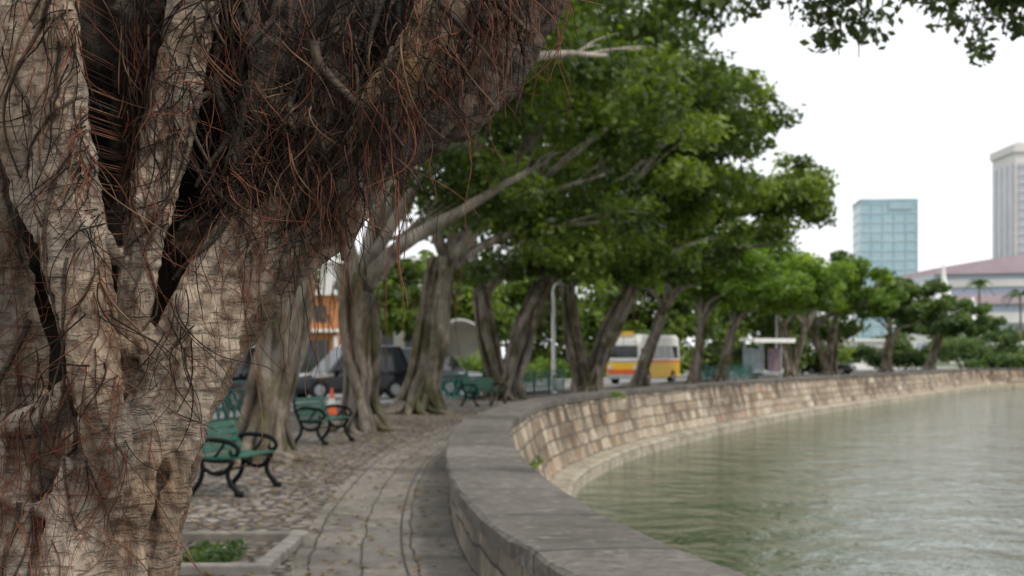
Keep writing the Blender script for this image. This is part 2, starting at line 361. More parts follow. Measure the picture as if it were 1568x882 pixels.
def tree(base,top,r,ells,nleaf,lsize,seed,mat='leaf',limbs=(),nl=9,rs=(.46,.98),strands=10,roots=True,up=.6,split=None):
    rr=random.Random(seed); e=empty('banyan_tree',(0,0,0))
    mb=MB(); B=Vector((base[0],base[1],0)); T=Vector(top); H=T.z
    tops=[T] if split is None else [T]+[Vector(q) for q in split]
    for ti,T in enumerate(tops):
        def ax(t): 
            bow=Vector((.22*math.sin(t*4+seed),.18*math.cos(t*2.2+seed),0))*(r*1.2)
            return B.lerp(T,t)+bow*t
        rk=r if ti==0 else r*.8
        mb.tube([ax(0)-Vector((0,0,.1)),ax(.15),ax(.4),ax(.7),ax(1.)],[rk*.7,rk*.5,rk*.42,rk*.40,rk*.36],n=20,flute=.16,seed=seed,res=5,lump=.3)
        for k in range(strands):
            a0=2*math.pi*k/strands+rr.random()*.6; tw=rr.uniform(-1.7,1.7); o=rk*rr.uniform(.5,.95); q=rk*rr.uniform(.10,.27)
            pts=[];rad=[]
            for j in range(7):
                t=j/6; a=a0+tw*t+.35*math.sin(t*7+k); fl=1+.75*max(0,1-t*6)
                pts.append(ax(t)+Vector((math.cos(a),math.sin(a),0))*o*fl*(1-.3*t)-Vector((0,0,.08 if j==0 else 0)))
                rad.append(q*(1.1-.3*t)*(1+.3*rr.uniform(-1,1)))
            mb.tube(pts,rad,n=9,flute=.12,seed=k,res=4,lump=.4)
    T=tops[0]
    if roots:
        for k in range(9):
            a=2*math.pi*k/9+rr.random()*.5; L=r*rr.uniform(1.3,2.1)
            pts=[B+Vector((math.cos(a)*r*.6,math.sin(a)*r*.6,r*.55)),B+Vector((math.cos(a)*r*1.0,math.sin(a)*r*1.0,r*.18)),B+Vector((math.cos(a+.15)*L,math.sin(a+.15)*L,.02)),B+Vector((math.cos(a+.4)*L*1.35,math.sin(a+.4)*L*1.35,-.06))]
            mb.tube(pts,[r*.24,r*.18,r*.1,.03],n=8,res=4,lump=.4,seed=k)
    C,Q=clumps(ells,seed,rs)
    li=MB()
    for L in limbs:
        li.tube([p[:3] for p in L],[p[3] for p in L],n=10,res=6,lump=.3,seed=seed)
        e0,e1=Vector(L[-2][:3]),Vector(L[-1][:3]); dv=(e1-e0)
        for _ in range(5):
            f0=e0.lerp(e1,rr.uniform(.1,.9)); q=L[-1][3]*.8
            f1=f0+dv*rr.uniform(.4,.9)+Vector((rr.uniform(-.3,.3),rr.uniform(-.3,.3),rr.uniform(-.1,.5)))
            li.tube([f0,f0.lerp(f1,.5)+Vector((0,0,.06)),f1],[q,q*.6,q*.15],n=6,res=3)
    for k in range(nl):
        c=Vector(C[rr.randrange(len(C))]); s0=rr.choice(tops)
        mid=s0.lerp(c,.5)+Vector((rr.uniform(-.4,.4),rr.uniform(-.4,.4),rr.uniform(-.3,.5)))*(H/4)
        q=r*rr.uniform(.16,.30)
        li.tube([s0-Vector((0,0,.3)),s0.lerp(mid,.5)+Vector((0,0,.15)),mid,c],[q*1.3,q*.85,q*.55,q*.18],n=8,res=5,lump=.3,seed=k)
        for _ in range(3):
            c2=mid.lerp(c,.7)+Vector((rr.uniform(-1,1),rr.uniform(-1,1),rr.uniform(-.3,.8))); li.tube([mid,mid.lerp(c2,.6)+Vector((0,0,.15)),c2],[q*.35,q*.22,q*.08],n=6,res=4)
    for k in range(22 if r>.42 else 0):
        tt=rr.uniform(.7,1.0); a=rr.uniform(0,6.28); p=B.lerp(T,tt)+Vector((math.cos(a),math.sin(a),0))*r*rr.uniform(.5,1.3); L=rr.uniform(.5,1.8)
        li.tube([p,p+Vector((rr.uniform(-.1,.1),0,-L*.5)),p+Vector((rr.uniform(-.15,.15),0,-L))],[.02,.014,.006],n=5,res=3,m=1)
    mb.obj('trunk',[M['bark']],e,smooth=True); li.obj('limbs',[M['bark2'],M['root_tan']],e,smooth=True)
    leaves_mesh('crown',C,Q,nleaf,lsize,M[mat],e,seed,up=up)
    return e
tree((-3.1,10.8),(-3.0,11.2,3.2),.34,[(-3.5,11.5,6.6,3.6,3.6,1.6,40)],5000,.16,11,roots=True)
tree((-3.72,20.8),(-3.12,20.9,3.3),.45,[(-2.4,21,8.2,4.3,4.8,2.4,80),(-4.5,21,5.4,2.,3,1.2,14)],17000,.175,12,limbs=[[(-3.1,20.9,3.0,.2),(-2.2,21.3,4.6,.15),(-.9,22.2,5.9,.11),(.6,23,6.4,.07),(1.6,24,6.6,.03)]],nl=6)
tree((-3.15,29),(-3.1,29,3.4),.48,[(-1.3,29,7.9,5.6,5.2,2.9,120),(-1.0,30,5.0,2.2,2.5,.8,12)],26000,.195,13,limbs=[[(-3.0,29,3.0,.22),(-2.3,28.6,3.7,.16),(-1.2,28.2,4.3,.11),(.0,28,5.0,.07),(.7,27.8,5.35,.03)],[(-3.1,29,2.8,.2),(-3.3,28.6,4.0,.14),(-2.8,28.5,5.5,.09)]],nl=7)
tree((-2.57,38.0),(-1.75,38.3,4.2),.54,[(-.4,38.5,8.4,6.4,6.2,3.5,130),(.8,38,5.3,4.6,3,.9,30),(3.3,40,9.6,3.6,4,2.2,44),(2.4,39,11.6,4.,4,1.5,36)],36000,.23,14,nl=9,limbs=[[(-1.8,38.2,4.0,.2),(-.4,37.8,5.4,.14),(1.3,37.8,6.0,.08),(2.5,38,6.4,.03)]])
tree((-.35,50),(1.1,50.5,4.2),.54,[(2.2,51,8.8,7.4,6.5,4.2,150),(1.8,50,4.9,4.8,3,1.1,36),(6.3,52,10.2,3.6,4,2.4,52)],39000,.27,15,split=[(-1.1,50.4,4.0)],nl=10)
tree((2.9,56),(5.0,57,4.9),.54,[(5.6,60,7.9,7.9,7,3.5,150),(4.6,57,5.4,5,3,1.0,30),(10.2,60,8.3,4.0,4,2.0,44)],37000,.29,16,split=[(2.1,56.5,4.6)],nl=10,limbs=[[(4.9,57,4.7,.22),(7,57.5,5.4,.15),(9.0,58,5.9,.10),(10.5,58,6.1,.04)]])
tree((6.2,70),(7.5,70,4.2),.42,[(8.8,70,6.6,5.2,5,2.8,100)],17000,.31,17,'leaf_b',nl=8)
tree((10.2,80),(10.7,80,3.8),.42,[(12.3,80,5.9,5,4.5,2.7,90)],14000,.33,18,'leaf_b',nl=7)
tree((13,89),(13.9,89,3.6),.4,[(16,90,5.7,4.8,4.5,2.5,80)],13000,.36,19,'leaf_b',nl=7)
tree((20.5,105),(20.0,105,4),.5,[(20.5,106,6.6,5.2,5,2.8,70)],12000,.39,20,'leaf_b',nl=8,split=[(21.8,105,4)])
tree((26.3,118),(26.8,118,4),.6,[(27,118,6.6,6.0,5.5,3.4,80)],13000,.43,21,'leaf_b',nl=8,split=[(25,118,4.2)])
tree((36.7,140),(37.4,140,4),.6,[(37.3,140,6.9,6.,6,3.6,90)],13000,.51,22,'leaf_d',nl=8)
tree((46.9,160),(48,160,4),.65,[(49,160,5.6,6.4,6,3.3,90)],13000,.55,23,'leaf_d',nl=8)

def mass(name,ells,n,size,seed,mat='leaf_d',rs=(.6,1.4)):
    C,Q=clumps(ells,seed,rs); return leaves_mesh(name,C,Q,n,size,M[mat],None,seed)
mass('distant_trees',[(-30,112,5,9,4,5,50),(-16,112,6,8,4,5.5,50),(-7.6,91,4.8,3.0,2.5,3.2,36),(-3.6,94,4.6,3.6,3,4.2,34),(2.5,106,5,6.5,3,5,60),(11,114,5.5,6,3,5.5,60),(19,124,5.5,6,3,5.5,50),(29,140,5,6,3,4.5,44),(8,106,1.6,9,2,1.6,40),(22,128,1.6,9,2,1.6,40)],50000,.6,41,'leaf',(.9,1.8))
mass('roadside_hedge',[(-1.3,76,.7,3.5,1,.8,30),(2,88,.8,3,1,.8,24),(-20,96,.6,6,1,.7,24)],10000,.22,42,'leaf_b',(.4,.8))
mass('far_shore_shrubs',[(41,166,1.4,9,2,1.5,40),(52,150,.8,6,2,.9,26),(66,152,.8,8,2,.9,34),(84,156,1,9,2,1.1,34),(60,175,2.2,10,3,2,40),(85,190,2.5,12,3,2,40)],24000,.46,43,'leaf_d',(.6,1.3))
mass('wall_weeds',[(.42,27.5,-.45,.1,.25,.15,7),(.28,22,-.2,.1,.2,.12,3),(3.0,40.,.45,.2,.5,.12,5)],700,.06,44,'leaf_b',(.06,.12))
mass('root_moss',[(-2.15,10.6,.05,.35,.5,.05,16)],900,.05,45,'leaf_d',(.05,.10))
r=np.random.default_rng(3); nF=5000; y=r.uniform(7,40,nF); xw=np.interp(y,W[:330,1],W[:330,0]); x=xw-.1-r.random(nF)**.8*5.5
me=bpy.data.meshes.new('fallen_leaves'); V=[];F=[]
for i in range(nF):
    a=r.uniform(0,6.28); L=r.uniform(.02,.05); c,s_=math.cos(a)*L,math.sin(a)*L
    z=.02; V+=[(x[i]-c,y[i]-s_,z),(x[i]+s_*.5,y[i]-c*.5,z+.012),(x[i]+c,y[i]+s_,z),(x[i]-s_*.5,y[i]+c*.5,z+.008)]; F.append((4*i,4*i+1,4*i+2,4*i+3))
me.from_pydata(V,[],F); at=me.attributes.new('var','FLOAT','FACE'); at.data.foreach_set('value',r.random(nF).astype(np.float32)); me.materials.append(M['fallen']); link(bpy.data.objects.new('fallen_leaves',me))
mb=MB(); 
for c,dm in(((-2.0,9.85,.03),(1.5,.12,.09)),((-1.32,10.75,.03),(.12,1.66,.09)),((-2.0,11.65,.03),(1.5,.12,.09))): mb.box((c[0]-.42,c[1],c[2]),dm)
mb.obj('tree_pit_kerb',[M['kerb']],bevel=.015)

# ------------------------------------------------------------ foreground banyan
fg=empty('banyan_tree')
mb=MB()
mb.tube([(-1.45,3.6,-.1),(-1.42,3.6,.5),(-1.36,3.56,1.05),(-1.26,3.52,1.5),(-1.0,3.5,1.9),(-.62,3.5,2.3),(-.15,3.6,2.75),(.35,4.0,3.4),(.8,5.2,4.2),(1.6,7.5,4.8),(2.9,10.5,5.0)],[.62,.46,.40,.40,.43,.42,.34,.25,.18,.13,.07],n=36,flute=.12,res=8,lump=.25,seed=3)
mb.tube([(-1.3,3.5,1.2),(-1.3,3.35,2.0),(-1.5,3.2,2.8),(-2.0,3.0,3.8),(-2.5,2.4,4.8)],[.4,.36,.3,.24,.15],n=30,flute=.1,res=8,lump=.25,seed=5)
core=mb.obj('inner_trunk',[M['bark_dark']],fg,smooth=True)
mb=MB()
def col(P,seed,fl=.12,lu=.35,n=20): mb.tube([p[:3] for p in P],[p[3] for p in P],n=n,res=8,flute=fl,lump=lu,seed=seed)
col([(-.93,2.85,2.75,.07),(-.90,2.78,2.32,.056),(-.872,2.75,2.10,.043),(-.868,2.75,1.95,.050),(-.862,2.75,1.80,.060),(-.842,2.76,1.66,.062),(-.828,2.77,1.52,.050),(-.812,2.79,1.40,.044),(-.80,2.83,1.30,.042),(-.80,2.92,1.15,.035)],1,.06,.3)
col([(-1.04,2.9,2.6,.09),(-1.02,2.88,2.2,.07),(-.985,2.85,1.98,.052),(-.96,2.85,1.85,.045),(-.90,2.80,1.74,.04)],2)
col([(-.985,2.8,2.4,.045),(-.94,2.76,2.16,.038),(-.90,2.75,2.02,.034),(-.87,2.75,1.9,.035)],22)
col([(-1.12,2.95,2.3,.08),(-1.10,2.93,1.9,.065),(-1.06,2.93,1.6,.065),(-1.05,2.95,1.3,.09),(-1.1,3.05,.9,.13),(-1.15,3.1,0,.2)],3)
# B
col([(-.66,3.05,2.5,.055),(-.675,2.98,2.27,.046),(-.695,2.95,2.08,.042),(-.735,2.93,1.90,.040),(-.762,2.92,1.73,.038),(-.788,2.93,1.56,.038),(-.80,2.96,1.40,.042),(-.83,2.98,1.2,.055),(-.86,3.0,1.0,.065),(-.9,3.0,.5,.1),(-.92,3.0,-.05,.16)],4,.08,.35)
col([(-.60,3.03,2.4,.022),(-.635,2.97,2.2,.02),(-.665,2.93,2.0,.018),(-.70,2.90,1.82,.018),(-.745,2.89,1.64,.02),(-.765,2.9,1.5,.02)],61,.05,.3,12)
# C
col([(-.27,3.16,1.97,.045),(-.385,3.08,1.85,.062),(-.50,3.04,1.73,.070),(-.61,3.02,1.60,.064),(-.695,3.02,1.44,.056),(-.745,3.03,1.29,.050),(-.775,3.05,1.15,.046),(-.80,3.06,1.0,.05),(-.83,3.08,.5,.1),(-.87,3.1,-.05,.18)],6,.24,.35,26)
col([(-.43,3.08,1.88,.04),(-.54,3.0,1.77,.046),(-.64,2.96,1.62,.050),(-.72,2.95,1.47,.050),(-.78,2.95,1.30,.052),(-.81,2.96,1.12,.056),(-.83,2.97,.9,.08),(-.88,3.0,.0,.14)],7,.24,.35)
col([(-.41,3.0,1.78,.020),(-.515,2.965,1.665,.027),(-.60,2.945,1.51,.027),(-.66,2.94,1.36,.024),(-.71,2.94,1.18,.024),(-.745,2.96,1.0,.028),(-.78,3.0,.6,.05)],8,.1,.35,14)
col([(-.56,2.97,1.84,.020),(-.615,2.93,1.72,.026),(-.685,2.9,1.58,.026),(-.75,2.89,1.43,.028),(-.795,2.90,1.26,.032),(-.84,2.92,1.05,.04)],9,.1,.35,14)
col([(-.33,3.05,1.82,.018),(-.45,3.03,1.69,.024),(-.57,3.0,1.53,.022),(-.655,3.0,1.36,.020),(-.70,3.0,1.20,.020),(-.73,3.0,1.02,.024),(-.77,3.05,.6,.05)],10,.1,.35,14)
col([(-.48,3.0,1.79,.016),(-.58,2.95,1.66,.02),(-.65,2.92,1.52,.018),(-.70,2.915,1.38,.018),(-.755,2.91,1.22,.02),(-.78,2.92,1.04,.024)],63,.1,.35,12)
# base mass lower-left
col([(-.95,2.9,1.42,.03),(-.97,2.95,1.28,.10),(-.97,2.97,1.1,.15),(-1.0,3.0,.8,.2),(-1.05,3.05,-.05,.32)],11,.25,.45,30)
col([(-.86,2.86,1.30,.04),(-.88,2.86,1.18,.06),(-.90,2.87,1.02,.075),(-.92,2.9,.6,.12)],12,.2,.45)
for i,(a,b,q) in enumerate([((-.86,2.78,1.62),(-.77,2.93,1.50),.022),((-.80,2.9,1.70),(-.865,2.8,1.84),.018),((-.69,2.95,1.45),(-.78,2.93,1.62),.022),((-.82,2.86,1.42),(-.76,2.93,1.36),.024),((-1.02,2.86,1.36),(-.86,2.82,1.45),.022),((-1.05,2.86,1.24),(-.86,2.84,1.20),.018)]):
    a=Vector(a);b=Vector(b); col([(*a,q),(*(a.lerp(b,.5)+Vector((0,-.02,-.02))),q*1.1),(*b,q)],30+i,.1,.3,12)
rb=random.Random(4)
for (x_,y_,z_) in [(-.87,2.70,1.98),(-.84,2.71,1.72),(-.80,2.74,1.46),(-.76,2.88,1.82),(-.65,2.92,1.55),(-.56,2.97,1.66),(-.73,2.93,1.3),(-.92,2.82,1.22),(-1.0,2.83,1.12),(-.76,2.96,1.2)]:
    q=rb.uniform(.012,.020); mb.tube([(x_,y_+.03,z_-.02),(x_,y_+.004,z_-.005),(x_+.005,y_-.012,z_+.01)],[q*1.6,q*1.2,q*.4],n=10,res=4,lump=.5)
colm=mb.obj('root_columns',[M['bark_fg']],fg,smooth=True)
def sculpt(o,vox,s1,n1,s2,n2):
    r_=o.modifiers.new('r','REMESH'); r_.mode='VOXEL'; r_.voxel_size=vox; r_.use_smooth_shade=True
    sm=o.modifiers.new('s','SMOOTH'); sm.iterations=2; sm.factor=.5
    for k,(st,sc) in enumerate(((s1,n1),(s2,n2))):
        t=bpy.data.textures.new(o.name+str(k),'CLOUDS'); t.noise_scale=sc; t.noise_depth=2
        d=o.modifiers.new('d%d'%k,'DISPLACE'); d.texture=t; d.strength=st; d.mid_level=.5; d.texture_coords='LOCAL'
sculpt(colm,.006,.026,.08,.008,.02)
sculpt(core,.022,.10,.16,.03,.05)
mb=MB()
col([(-.02,3.05,2.6,.08),(-.10,2.98,2.32,.058),(-.155,2.93,2.2,.050),(-.215,2.9,2.09,.046),(-.275,2.9,2.0,.040),(-.32,2.95,1.93,.03)],41,.05,.3)
limb=mb.obj('brown_limb',[M['bark_brown']],fg,smooth=True); sculpt(limb,.007,.02,.08,.004,.02)
mb=MB()
col([(.14,3.4,2.55,.07),(-.02,3.33,2.25,.075),(-.18,3.22,2.04,.07),(-.30,3.13,1.93,.06)],51,.3,.5)
col([(.08,3.3,2.5,.03),(-.06,3.22,2.22,.03),(-.20,3.12,2.0,.03),(-.30,3.07,1.88,.025)],52,.1,.5)
col([(-.25,3.15,2.5,.06),(-.33,3.08,2.25,.045),(-.41,3.04,2.06,.042),(-.46,3.04,1.93,.04),(-.54,3.04,1.82,.035)],42,.2,.5)
col([(-.45,3.1,2.45,.04),(-.50,3.04,2.2,.030),(-.55,3.0,2.0,.034),(-.60,3.0,1.84,.028),(-.70,2.98,1.72,.025)],43,.15,.5)
col([(-.60,3.1,2.4,.04),(-.56,3.04,2.2,.026),(-.48,3.0,2.03,.028),(-.38,3.0,1.93,.026)],44,.1,.5)
col([(-.80,3.12,2.45,.035),(-.815,3.08,2.2,.028),(-.80,3.04,2.0,.024),(-.815,3.02,1.82,.022),(-.81,3.0,1.65,.02)],45,.15,.5)
col([(-.87,3.12,2.4,.03),(-.845,3.09,2.15,.022),(-.835,3.06,1.95,.02),(-.80,3.02,1.75,.018)],46,.15,.5)
col([(-.74,3.1,2.4,.025),(-.77,3.06,2.2,.02),(-.785,3.03,2.0,.018),(-.79,3.0,1.85,.018)],47,.15,.5)
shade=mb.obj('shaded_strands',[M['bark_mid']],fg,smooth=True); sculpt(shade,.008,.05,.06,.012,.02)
bpy.context.view_layer.update(); dg=bpy.context.evaluated_depsgraph_get()
bv=[]
for o in (core,colm,limb,shade):
    ev=o.evaluated_get(dg); me=ev.to_mesh(); bv.append(BVHTree.FromPolygons([v.co[:] for v in me.vertices],[p.vertices[:] for p in me.polygons])); ev.to_mesh_clear()
def surf(x,z):
    best=None
    for t in bv:
        h=t.ray_cast(Vector((x,1.9,z)),Vector((0,1,0)),4)
        if h[0] is not None and (best is None or h[0].y<best): best=h[0].y
    return best
def curveobj(name,mat,strands,parent,res=0):
    cu=bpy.data.curves.new(name,'CURVE'); cu.dimensions='3D'; cu.bevel_depth=1.; cu.bevel_resolution=res; cu.use_fill_caps=False
    for pts,rad in strands:
        sp=cu.splines.new('POLY'); sp.points.add(len(pts)-1)
        for i,p in enumerate(pts): sp.points[i].co=(*p,1); sp.points[i].radius=rad*(1-.6*i/len(pts))
    cu.materials.append(mat); return link(bpy.data.objects.new(name,cu),parent)
def edge_x(z):
    return float(np.interp(z,[1.0,1.15,1.3,1.45,1.6,1.75,1.8,1.95,2.1,2.25,2.4],[-.75,-.73,-.70,-.65,-.57,-.45,-.37,-.23,-.11,.04,.2]))
def draped(n,x0f,z0r,len_r,rad_r,lift,curl,seed,drift=0.0,spread=.5):
    rr=random.Random(seed); out=[]
    for i in range(n):
        z=rr.uniform(*z0r); x=x0f(rr,z); L=rr.uniform(*len_r); N=max(8,int(L/.016)); ang=-math.pi/2+rr.gauss(drift,spread)
        y=None; pts=[]; off=rr.uniform(.002,lift); ph=rr.uniform(0,100); fr=rr.uniform(3,10); ymax=rr.uniform(2.95,3.12)
        for k in range(N):
            s_=surf(x,z)
            ty=min((s_-off) if s_ is not None else (y if y is not None else 3.0),ymax)
            if y is None: y=ty
            y=y+max(-.035,min(.008,ty-y))
            if s_ is not None: y=min(y,s_-.001)
            pts.append((x,y,z))
            ang+=curl*noise.noise(Vector((ph+k*.016*fr,ph*.3,i*.7)))+(-math.pi/2+drift-ang)*.13
            x+=math.cos(ang)*.016; z+=math.sin(ang)*.016
        out.append((pts,rr.uniform(*rad_r)))
    return out
def cav(rr,z):
    lo=float(np.interp(z,[1.7,1.85,2.0,2.35],[-.58,-.63,-.66,-.64])); return rr.uniform(lo,edge_x(z)-.03)
def gap(rr,z): return rr.choice([-.80,-.68,-.95,-.64])+rr.uniform(-.025,.025)
def gap2(rr,z): return rr.uniform(-.87,-.74)
allx=lambda rr,z: rr.uniform(-1.12,edge_x(z)-.01)
left=lambda rr,z: rr.uniform(-1.12,-.76)
curveobj('aerial_roots_dark',M['root_dark'],draped(400,cav,(1.85,2.38),(.06,.30),(.0009,.0028),.06,.6,101,.12,.6)+draped(110,gap,(1.45,2.3),(.1,.3),(.0008,.0022),.02,.5,109)+draped(60,allx,(1.2,2.3),(.08,.35),(.0006,.0015),.010,.6,102)+draped(70,gap2,(1.85,2.35),(.1,.35),(.001,.0028),.03,.4,120,0,.3),fg)
curveobj('aerial_roots_red',M['root_red'],draped(130,allx,(1.2,2.35),(.12,.55),(.0006,.0013),.014,.4,103)+draped(90,left,(1.12,1.5),(.1,.35),(.0006,.0014),.02,.6,113)+draped(130,cav,(1.85,2.34),(.1,.35),(.0008,.0017),.07,.5,114,.05,.5)+draped(40,gap,(1.5,2.2),(.1,.3),(.0007,.0015),.03,.5,119)+draped(40,gap2,(1.85,2.35),(.1,.4),(.0008,.0018),.04,.4,121,0,.3),fg)
curveobj('aerial_roots_tan',M['root_tan'],draped(90,cav,(1.85,2.35),(.08,.3),(.001,.0028),.05,.5,104,.1,.5)+draped(26,allx,(1.3,2.3),(.2,.6),(.0012,.0026),.006,.35,105)+draped(30,gap2,(1.85,2.35),(.1,.35),(.001,.003),.03,.3,122,0,.2),fg)
curveobj('woody_roots',M['bark_mid'],draped(50,cav,(1.92,2.4),(.12,.40),(.004,.011),.02,.35,106,-.1,.4)+draped(16,left,(1.2,2.3),(.2,.6),(.003,.006),.004,.3,107,0,.25),fg,2)
rr=random.Random(55); fr=[]; fr2=[]
for i in range(420):
    z=rr.uniform(1.70,2.36); x=edge_x(z)+rr.uniform(-.14,.0); y=rr.uniform(2.85,3.15); L=abs(rr.gauss(.10,.08))+.03
    if i%14==0: L+=rr.uniform(.1,.28)
    N=max(6,int(L/.016)); pts=[]; dx=rr.uniform(-.006,.009); ph=rr.uniform(0,99); am=rr.uniform(.006,.02)
    for k in range(N):
        pts.append((x,y,z)); x+=dx*(1-k/N)+am*noise.noise(Vector((ph+k*.25,0,0))); y+=.006*noise.noise(Vector((0,ph+k*.25,0))); z-=.015
    (fr if i%2 else fr2).append((pts,rr.uniform(.0006,.0015)))
for (x,y,z,L,rd) in [(.125,2.95,2.4,.36,.0016),(.11,2.95,2.4,.42,.0011),(-.245,2.95,1.95,.40,.0022),(-.235,2.9,1.9,.36,.0016),(-.22,2.95,1.8,.3,.0012),(-.01,2.9,2.3,.3,.001),(-.34,2.9,1.75,.3,.0012)]:
    pts=[];ph=rr.uniform(0,99)
    for k in range(int(L/.015)):
        pts.append((x,y,z)); x+=.008*noise.noise(Vector((ph+k*.12,0,0)))-(.005 if (x>.02 and k>12) else 0); z-=.014
    fr.append((pts,rd))
curveobj('hanging_roots_red',M['root_red'],fr,fg); curveobj('hanging_roots_dark',M['root_dark'],fr2,fg)
C,Q=clumps([(-1.5,4,6.3,4,4,1.2,40),(0,8,5.9,3,3,.6,20)],61); leaves_mesh('crown',C,Q,5000,.15,M['leaf'],fg,61)  # foreground tree's crown, unseen overhead, put in to shade the trunk
mb=MB(); C=[];Q=[]
rr=random.Random(8)
tips=[(1.95,11,4.25),(2.15,11,4.12),(2.35,11,4.0),(2.55,11.1,3.86),(2.68,11,3.82),(2.8,10.8,4.05),(3.0,11,4.2),(3.2,11,4.2),(3.35,11.2,4.12),(3.5,11,4.0),(3.65,11.2,3.98),(3.85,11,4.05),(4.1,11,4.2),(3.9,11,4.3),(3.7,11.3,4.15),(3.2,11,4.4),(2.5,11,4.25),(4.1,11,4.1),(1.75,11.4,4.35),(2.0,11.1,4.3),(2.4,11.2,4.15)]
for t in tips:
    s0=Vector((min(3.8,max(1.8,t[0]+rr.uniform(-.3,.3))),10.6,4.75)); t=Vector(t); mb.tube([s0,s0.lerp(t,.5)+Vector((.05,0,.05)),t],[.014,.009,.004],n=6,res=4)
    for _ in range(5):
        u_=rr.uniform(.35,1.05); p=s0.lerp(t,u_)+Vector((rr.uniform(-.12,.12),rr.uniform(-.15,.15),rr.uniform(-.05,.06))); C.append(p); Q.append((.15,.15,.09))
mb.tube([(1.6,10.5,4.85),(2.9,10.5,4.85),(3.6,10.6,4.8),(4.6,10.7,4.7)],[.05,.05,.04,.02],n=8); mb.obj('twigs',[M['bark']],fg,smooth=True)
leaves_mesh('overhanging_leaves',C,Q,2800,.08,M['leaf_n'],fg,62,up=.3)

# ------------------------------------------------------------ benches
def bench(x,y,rz,sc=1,L=1.55):
    e=empty('park_bench',(x,y,.012),rz,sc)
    mb=MB()
    for yy in(-L/2,L/2):
        T=lambda P,r: mb.tube([(a,yy,b) for a,b in P],[q*1.3 for q in r],n=8,res=5)
        T([(-.34,.0),(-.30,.05),(-.20,.18),(-.17,.34),(-.22,.45),(-.29,.62),(-.34,.84)],[.03,.028,.025,.025,.025,.022,.02])
        T([(.30,.0),(.27,.05),(.17,.17),(.15,.30),(.22,.42)],[.03,.028,.025,.024,.024])
        T([(-.17,.34),(-.05,.27),(.08,.27),(.15,.33)],[.02,.02,.02,.02])
        T([(-.22,.44),(-.0,.42),(.22,.43)],[.022,.022,.022])
        T([(-.27,.63),(-.12,.67),(.08,.66),(.22,.62),(.28,.54),(.24,.48),(.18,.50),(.19,.55)],[.02,.022,.024,.024,.022,.02,.016,.012])
        T([(-.36,.02),(-.28,.02)],[.035,.03]); T([(.24,.02),(.34,.02)],[.03,.035])
        T([(-.05,.43),(.03,.52),(.10,.62)],[.014,.014,.014])
    mb.tube([(-.02,-L/2,.28),(-.02,L/2,.28)],[.014,.014],n=6)
    mb.obj('cast_iron_ends',[M['iron']],e,smooth=True)
    mb=MB()
    for k in range(6): mb.box((-.19+k*.083,0,.455-.008*math.sin(k/5*3.14)),(.072,L+.06,.028))
    mb.obj('seat_slats',[M['green']],e,bevel=.006)
    mb=MB()
    for k in range(4):
        t=k/3; cx=-.235-.085*t; cz=.54+.092*k; 
        a=.26; hx=.012; hz=.041
        P=[(cx-hx*math.cos(a)+hz*math.sin(a)*-1,cz-hx*math.sin(a)+hz*math.cos(a)),(cx+hx*math.cos(a)-hz*math.sin(a),cz+hx*math.sin(a)+hz*math.cos(a)),(cx+hx*math.cos(a)+hz*math.sin(a),cz+hx*math.sin(a)-hz*math.cos(a)),(cx-hx*math.cos(a)+hz*math.sin(a),cz-hx*math.sin(a)-hz*math.cos(a))]
        mb.prism([(p+.03,q) for p,q in P],-L/2-.03,L/2+.03)
    mb.obj('backrest_slats',[M['green']],e,bevel=.006)
bench(-3.08,15.9,math.radians(-10),.9,1.35); bench(-3.3,25.0,math.radians(-14),.93,1.4); bench(-.85,44.3,math.radians(-35))

# ------------------------------------------------------------ fence
def fence(y0,y1,off=.35):
    e=empty('green_railing'); C=offs(R,off); C=C[(C[:,1]>y0)&(C[:,1]<y1)]
    mb=MB()
    for i in range(0,len(C)-2,2):
        a,b=C[i],C[i+2]; g=.08; u=(b-a); a=a+u*g*.5; b=b-u*g*.5
        V=lambda t,z:(a[0]+(b[0]-a[0])*t,a[1]+(b[1]-a[1])*t,z)
        for t in(0,1): mb.cyl(V(t,0),V(t,1.02),.035,n=8)
        for z in(.95,.78,.16): mb.cyl(V(0,z),V(1,z),.024,n=6)
        for k in range(4):
            t0,t1=k/4,(k+1)/4
            mb.cyl(V(t0,.16),V(t1,.78),.018,n=5); mb.cyl(V(t1,.16),V(t0,.78),.018,n=5)
            if k: mb.cyl(V(t0,.16),V(t0,.78),.018,n=5)
    mb.obj('railing_panels',[M['fence']],e)
fence(29,36.5); fence(44,61); fence(86,104)

